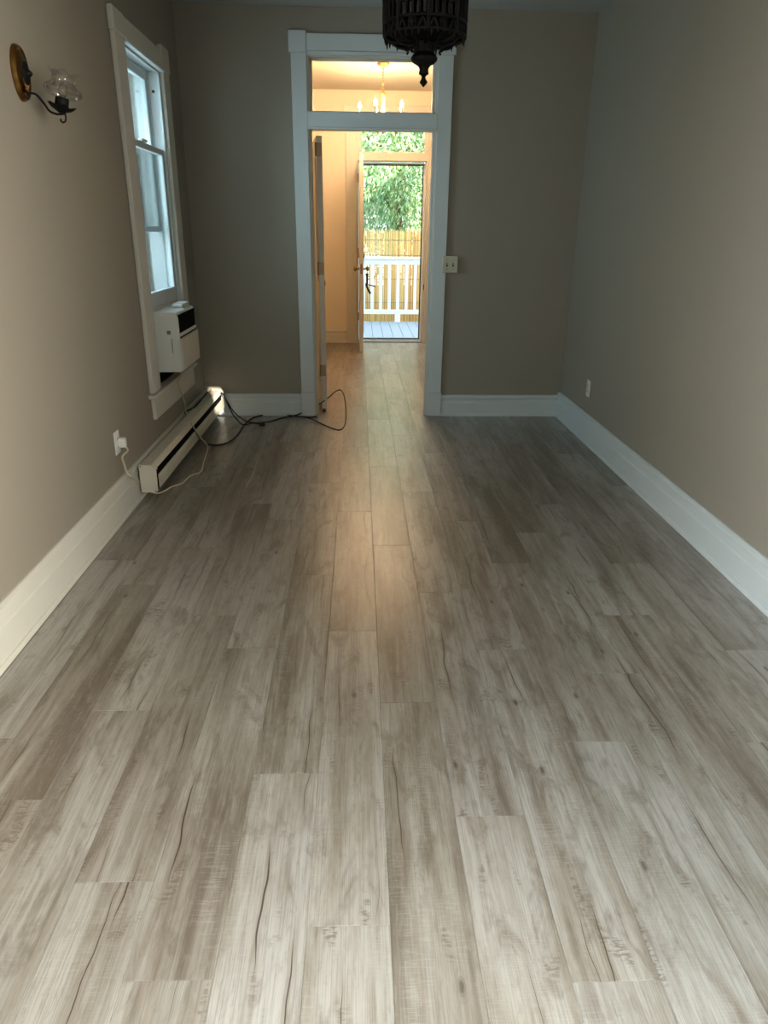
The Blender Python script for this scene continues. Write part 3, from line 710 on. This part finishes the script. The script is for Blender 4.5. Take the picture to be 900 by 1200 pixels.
def lobed(k, a, r, z): return r*(1+.10*math.cos(6*a)), z+.004*math.cos(6*a)*(r > .03)
part(MB().lathe([(.004, -.004), (.012, 0), (.034, .012), (.040, .018), (.030, .016), (.012, .010)], ax, ay, 1.800, 24, True, TL, lobed), 'drip_pan', M['iron'], sc, True)
part(MB().lathe([(.019, .008), (.020, .012), (.020, .036), (.018, .040)], ax, ay, 1.800, 18, True, TL), 'socket_cup', M['iron'], sc, True)
def ruf(k, a, r, z):
    q = max(0, (z-.076)/.036); return r*(1+.10*q*math.cos(5*a)), z+.006*q*math.cos(5*a)
gp = [(.018, .038), (.036, .040), (.052, .048), (.057, .058), (.052, .068), (.040, .075), (.033, .082), (.032, .092), (.036, .102), (.045, .110)]
part(MB().lathe(gp, ax, ay, 1.800, 48, False, TL, ruf), 'glass_shade', M['shade_glass'], sc, True)
part(MB().lathe([(.007, .040), (.013, .052), (.014, .062), (.009, .074), (.002, .082)], ax, ay, 1.800, 14, True, TL), 'bulb', M['shade_glass'], sc, True)

# ------------------------------------------------------------------ hanging lantern
LX, LY = .224, 2.80
ln = tag(empty('hanging_lantern', (LX, LY, ZC)), 'black pierced iron lantern with smoked glass and finial hanging from the ceiling', 'pendant lamp')
RL_ = .134; Z0 = 2.012; Z1 = 2.34
NP = 8
def ringpt(a, r, z): return Vector((LX+r*math.cos(a), LY+r*math.sin(a), z))
for k in range(NP):
    a0 = 2*PI*k/NP; a1 = 2*PI*(k+1)/NP
    b = MB(); A = [ringpt(a0+.02, RL_-.008, Z0+.03), ringpt(a1-.02, RL_-.008, Z0+.03), ringpt(a1-.02, RL_-.008, Z1), ringpt(a0+.02, RL_-.008, Z1)]
    B = [ringpt(a0+.02, RL_-.011, Z0+.03), ringpt(a1-.02, RL_-.011, Z0+.03), ringpt(a1-.02, RL_-.011, Z1), ringpt(a0+.02, RL_-.011, Z1)]
    b.add(A+B, [(0, 1, 2, 3), (7, 6, 5, 4), (0, 4, 5, 1), (1, 5, 6, 2), (2, 6, 7, 3), (3, 7, 4, 0)]); part(b, 'glass_panel', M['amber'], ln)
    part(MB().tube([ringpt(a0, RL_, Z0-.012), ringpt(a0, RL_+.003, (Z0+Z1)/2), ringpt(a0, RL_, Z1)], .007, 8), 'rib', M['iron'], ln, True)
    am = (a0+a1)/2
    # gothic tracery on each face
    tr = MB()
    for s_ in (-1, 1):
        tr.tube([ringpt(am+s_*.36, RL_-.003, Z0+.03), ringpt(am+s_*.33, RL_-.003, Z0+.15), ringpt(am+s_*.20, RL_-.003, Z0+.25), ringpt(am, RL_-.003, Z0+.31)], .0045, 6, 4)
        tr.tube([ringpt(am+s_*.18, RL_-.003, Z0+.03), ringpt(am+s_*.17, RL_-.003, Z0+.20)], .004, 6)
    tr.tube([ringpt(am, RL_-.003, Z0+.03), ringpt(am, RL_-.003, Z0+.30)], .005, 6)
    for zz in (.07, .12, .17): tr.tube([ringpt(am-.36, RL_-.003, Z0+zz), ringpt(am+.36, RL_-.003, Z0+zz)], .003, 6)
    # pierced band with a quatrefoil
    for j in range(4):
        c_ = PI/4+j*PI/2; ca = am+.055*math.cos(c_); cz = Z0+.008+.0075*math.sin(c_)
        tr.tube([ringpt(ca+.055*math.cos(q*PI/4), RL_-.001, cz+.0075*math.sin(q*PI/4)) for q in range(9)], .0026, 5)
    for s_ in (-1, 1):
        tr.tube([ringpt(am+s_*.15, RL_, Z0-.010), ringpt(am+s_*.26, RL_, Z0+.016), ringpt(am+s_*.36, RL_, Z0-.008)], .0055, 6, 4)
    part(tr, 'tracery', M['iron'], ln, True)
    # hanging fringe points
    fr = MB()
    for j in range(5):
        a = a0+(j+.5)/5*(a1-a0); L = (.012, .020, .028, .020, .012)[j] if k % 2 else (.022, .014, .010, .014, .022)[j]
        fr.tube([ringpt(a, RL_, Z0-.008), ringpt(a, RL_, Z0-.008-L)], lambda u: .0055*(1-.75*u), 6)
    part(fr, 'fringe', M['iron'], ln, True)
    # basket ribs below, curving in to the neck
    part(MB().tube([ringpt(a0, RL_-.004, Z0-.012), ringpt(a0, .115, Z0-.022), ringpt(a0, .075, Z0-.028), ringpt(a0, .036, Z0-.030)], .0055, 6, 5), 'basket_rib', M['iron'], ln, True)
    part(MB().tube([ringpt(am, RL_-.004, Z0-.012), ringpt(am, .112, Z0-.020), ringpt(am, .095, Z0-.032), ringpt(am, .072, Z0-.038), ringpt(am, .058, Z0-.046), ringpt(am, .063, Z0-.054)], .004, 6, 5), 'scroll', M['iron'], ln, True)
for zz, rr in ((Z0-.010, .0055), (Z0+.026, .006), (Z0+.205, .004), (Z1, .009)):
    part(MB().tube([ringpt(2*PI*i/32, RL_, zz) for i in range(33)], rr, 8), 'band', M['iron'], ln, True)
part(MB().lathe([(.028, Z0+.03), (.118, Z0+.020), (.120, Z0+.004), (.100, Z0-.010), (.060, Z0-.020), (.036, Z0-.026)], LX, LY, 0, 32, True), 'bottom_dish', M['iron'], ln, True)
zb = GY(497, 102, LY).z
fin = [(.002, 0), (.006, .005), (.0135, .0125), (.0120, .018), (.008, .0225), (.0065, .030), (.009, .034), (.0165, .0375), (.017, .0425), (.015, .0475), (.016, .055), (.022, .0625), (.036, .070), (.044, .0775), (.045, .085), (.040, .0925), (.034, .100), (.036, .110), (.038, .120), (.040, .135)]
part(MB().lathe(fin, LX, LY, zb, 24), 'finial', M['iron'], ln, True)
part(MB().lathe([(.135, Z1), (.12, Z1+.03), (.07, Z1+.09), (.03, Z1+.12), (.02, Z1+.16)], LX, LY, 0, 24), 'crown', M['iron'], ln, True)
zl = Z1+.16; k = 0
while zl < ZC-.03:
    n_ = 12; pts = []
    for i in range(n_+1):
        a = 2*PI*i/n_; u = .011*math.cos(a); v_ = .019*math.sin(a)
        pts.append((LX+(u if k % 2 else 0), LY+(0 if k % 2 else u), zl+.016+v_))
    part(MB().tube(pts, .003, 6), 'chain_link', M['iron'], ln, True); zl += .031; k += 1
part(MB().lathe([(.012, ZC-.036), (.030, ZC-.03), (.055, ZC-.012), (.06, ZC)], LX, LY, 0, 24), 'ceiling_canopy', M['iron'], ln, True)

# ------------------------------------------------------------------ front-room chandelier
HX, HY = .253, 8.25
ch = tag(empty('chandelier', (HX, HY, ZC2)), 'lit brass candle chandelier with five arms in the front room', 'chandelier')
part(MB().lathe([(.010, ZC2-.035), (.045, ZC2-.022), (.062, ZC2-.010), (.065, ZC2)], HX, HY, 0, 24), 'canopy', M['gold'], ch, True)
zt = GY(449, 108, HY).z
zl = zt+.02; k = 0
while zl < ZC2-.035:
    pts = []
    for i in range(11):
        a = 2*PI*i/10; u = .008*math.cos(a); pts.append((HX+(u if k % 2 else 0), HY+(0 if k % 2 else u), zl+.012+.016*math.sin(a)))
    part(MB().tube(pts, .0028, 5), 'chain_link', M['gold'], ch, True); zl += .026; k += 1
zc_ = GY(449, 132, HY).z
part(MB().lathe([(.008, zt+.02), (.014, zt), (.024, zt-.01), (.024, zt-.05), (.016, zt-.06), (.014, zc_-.02), (.03, zc_-.06), (.045, zc_-.10), (.03, zc_-.14), (.012, zc_-.16), (.018, zc_-.175), (.004, zc_-.19)], HX, HY, 0, 18), 'column', M['gold'], ch, True)
R_ = .235
for k in range(5):
    a = math.radians(178+72*k); ca, sa = math.cos(a), math.sin(a)
    P_ = lambda r, z: Vector((HX+r*ca, HY+r*sa, z))
    part(MB().tube([P_(.03, zc_-.09), P_(.07, zc_-.05), P_(.11, zc_-.10), P_(.16, zc_-.165), P_(.21, zc_-.15), P_(R_, zc_-.09), P_(R_, zc_-.05)], .006, 8, 5), 'arm', M['gold'], ch, True)
    part(MB().lathe([(.006, -.055), (.028, -.046), (.034, -.038), (.012, -.040)], P_(R_, 0).x, P_(R_, 0).y, zc_, 16), 'bobeche', M['gold'], ch, True)
    part(MB().lathe([(.011, -.042), (.011, .030)], P_(R_, 0).x, P_(R_, 0).y, zc_, 12), 'candle_sleeve', M['ivory'], ch, True)
    part(MB().lathe([(.006, .030), (.012, .044), (.0135, .056), (.009, .074), (.002, .090)], P_(R_, 0).x, P_(R_, 0).y, zc_, 12), 'flame_bulb', M['bulb'], ch, True)

# ------------------------------------------------------------------ porch and yard
struct(MB().box(-9, 12, -14, 30, -.75, -.65).build('ground', M['soil']), 'yard ground around the house', 'ground')
dk = struct(MB().box(-3.0, 4.2, YD2, 12.6, -.5, -.085).build('porch_deck', M['slot']), 'pale grey painted porch deck outside the front door', 'deck')
bx = MB().box(0, .146, 0, 2.70, -.03, 0, .003).mesh('deck_board'); bx.materials.append(M['deck'])
for k in range(48):
    o = bpy.data.objects.new('deck_board', bx); C.objects.link(o); o.location = (-3.0+.15*k+.062, YD2+.002, -.052); o.parent = dk
rl = tag(empty('porch_railing', (.6, 12.5, -.052)), 'white wooden porch railing with square balusters in front of the reed fence', 'railing')
part(MB().box(-3.0, 4.2, 12.44, 12.56, .955, .995, .006), 'top_rail', M['rail'], rl)
part(MB().box(-3.0, 4.2, 12.475, 12.525, .875, .955, .004), 'sub_rail', M['rail'], rl)
part(MB().box(-3.0, 4.2, 12.47, 12.53, .079, .149, .004), 'bottom_rail', M['rail'], rl)
bal = MB().box(-.024, .024, -.019, .019, .149, .875, .003).mesh('baluster'); bal.materials.append(M['rail'])
for k in range(50):
    o = bpy.data.objects.new('baluster', bal); C.objects.link(o); o.parent = rl; o.location = (-3.0+.144*k+.06-.6, 0, .052)
for x_ in (.66, -2.0, 3.2): part(MB().box(x_-.045, x_+.045, 12.47, 12.53, -.052, .079, .006), 'rail_foot', M['rail'], rl)
# reed fence
fe = tag(empty('reed_fence', (.6, 13.25, -.65)), 'tall golden reed screen fence behind the white porch railing', 'fence')
fb = MB(); x_ = -3.5
while x_ < 5.0:
    w_ = random.uniform(.011, .019); zt_ = 1.40+random.uniform(-.035, .03); yo = random.uniform(-.006, .006); lean = random.uniform(-.008, .008)
    fb.add([(x_, 13.24+yo, -.65), (x_+w_, 13.24+yo, -.65), (x_+w_/2, 13.25+yo, -.65), (x_+lean, 13.24+yo, zt_), (x_+w_+lean, 13.24+yo, zt_), (x_+w_/2+lean, 13.25+yo, zt_)], [(0, 1, 4, 3), (1, 2, 5, 4), (2, 0, 3, 5), (3, 4, 5), (2, 1, 0)])
    x_ += w_*.93
o = part(fb, 'reeds', M['reed'], fe); o['kind'] = 'stuff'
for z_ in (-.2, .2, .6, 1.0, 1.25): part(MB().tube([(-3.5, 13.232, z_), (5.0, 13.232, z_)], .004, 5), 'wire', M['steel'], fe)
for x_ in (-3.4, -1.2, 1.0, 3.2, 4.9): part(MB().box(x_-.04, x_+.04, 13.27, 13.35, -.65, 1.3), 'post', M['bark'], fe)
# trees
def tree(name, x, y, base, top, rx, ry, zc, rz, nleaf, material, label, seed, trunk_r=.09, lean=0.0):
    rnd = random.Random(seed)
    t_ = tag(empty(name, (x, y, base)), label, 'tree', 'trees flanking the middle one' if 'flanking' in label else None)
    part(MB().tube([(x, y, base), (x+lean*.3, y, base+.9), (x+lean, y, zc-.2*rz), (x+lean*.8, y, zc+.6*rz)], lambda u: trunk_r*(1-.7*u), 8, 4), 'trunk', M['bark'], t_, True)
    br = MB()
    for k in range(14):
        a = rnd.uniform(0, 2*PI); z0 = rnd.uniform(zc-.7*rz, zc+.3*rz); rr = rnd.uniform(.5, .9)
        br.tube([(x+lean*.8, y, z0), (x+lean+rx*rr*.5*math.cos(a), y+ry*rr*.5*math.sin(a), z0+.25*rz), (x+lean+rx*rr*math.cos(a), y+ry*rr*math.sin(a), z0+.3*rz)], lambda u: trunk_r*.35*(1-.8*u), 5, 3)
    part(br, 'branches', M['bark'], t_, True)
    vs = []; fs = []
    # leaves hang from clusters of twigs
    ncl = nleaf//28
    for c in range(ncl):
        while True:
            p = Vector((rnd.uniform(-1, 1), rnd.uniform(-1, 1), rnd.uniform(-1, 1)))
            if .30 < p.length < 1: break
        c0 = Vector((x+lean+p.x*rx, y+p.y*ry, zc+p.z*rz)); d0 = Vector((p.x, p.y, p.z*.5-.25)).normalized()
        for j in range(28):
            q = c0+Vector((rnd.gauss(0, .14), rnd.gauss(0, .14), rnd.gauss(0, .14)))
            if q.z < base+.1: continue
            d = (d0+Vector((rnd.gauss(0, .7), rnd.gauss(0, .7), rnd.gauss(-.35, .5)))).normalized()
            L = rnd.uniform(.07, .15); wv = d.cross(Vector((rnd.gauss(0, 1), rnd.gauss(0, 1), rnd.gauss(0, 1)))).normalized()*L*.16
            dn = Vector((0, 0, -L*.12)); n0 = len(vs)
            vs += [q, q+d*L*.45+wv, q+d*L*.45-wv, q+d*L+dn]; fs += [(n0, n0+1, n0+2), (n0+1, n0+3, n0+2)]
    o = part(MB().add(vs, fs), 'foliage', material, t_); o['kind'] = 'stuff'
    return t_
tree('leafy_tree', .85, 16.3, -.65, 4.4, 1.9, 1.0, 2.75, 1.75, 24000, M['leaf'], 'leafy green tree with a reddish trunk rising behind the reed fence', 3, .10)
tree('leafy_tree', -3.4, 17.0, -.65, 4.6, 1.7, 1.1, 2.6, 2.0, 14000, M['leaf2'], 'blue green tree behind the fence toward the front door hinges', 5)
tree('leafy_tree', 5.2, 17.0, -.65, 4.6, 1.8, 1.1, 2.7, 2.0, 14000, M['leaf2'], 'blue green tree behind the fence toward the front door latch side', 8)
tree('tall_tree', .9, 20.9, -.65, 7.5, 4.6, 1.3, 3.2, 3.2, 30000, M['leaf2'], 'large dense tree filling the view behind the others', 11, .2)

# neighbour's clapboard house beyond the side window
nh = tag(empty('neighbour_house', (-3.9, 4.5, -.65)), 'teal clapboard house wall standing close outside the side window', 'house')
part(MB().box(-4.2, -3.93, -1.0, 14.0, -.65, 4.3), 'wall', M['teal'], nh)
sb = MB().prism([(-.0, 0), (.024, 0), (.010, .17), (0, .17)], 1, 0, 15.0).mesh('clapboard'); sb.materials.append(M['teal'])
for k in range(31):
    o = bpy.data.objects.new('clapboard', sb); C.objects.link(o); o.parent = nh; o.location = (-.03, -5.5, .0+.16*k)
part(MB().box(-3.905, -3.86, 9.2, 9.32, -.65, 3.3, .004), 'corner_board', M['rail'], nh)
for (a, c, z0, z1) in ((7.4, 7.5, .8, 2.4), (8.4, 8.5, .8, 2.4), (7.5, 8.4, 2.3, 2.4), (7.5, 8.4, .8, .9)): part(MB().box(-3.905, -3.86, a+3, c+3, z0, z1), 'window_trim', M['rail'], nh)
part(MB().box(-3.902, -3.89, 10.5, 11.0, .9, 2.3), 'window_pane', M['slot'], nh)
# unseen block added behind the house to keep sun off the back window
sh = tag(empty('back_sun_blocker', (.5, -4.4, -.65)), 'plain pale block added behind the house to stop the sun', 'sun blocker')
part(MB().box(-.9, 1.38, -5.2, -4.0, -.65, 3.3), 'wall', M['ext'], sh)
part(MB().box(-1.0, 1.42, -5.3, -3.9, 3.3, 3.4), 'roof', M['roof'], sh)

rn = tag(empty('right_sun_blocker', (2.9, 2.0, -.65)), 'plain pale wall added beyond the blank side to block the sun', 'wall')  # unseen wall added to keep direct sun out of the right window
part(MB().box(2.75, 3.0, -6.3, 9.0, -.65, 4.0), 'wall', M['ext'], rn)
part(MB().box(2.70, 3.05, -6.35, 9.05, 4.0, 4.08), 'coping', M['roof'], rn)
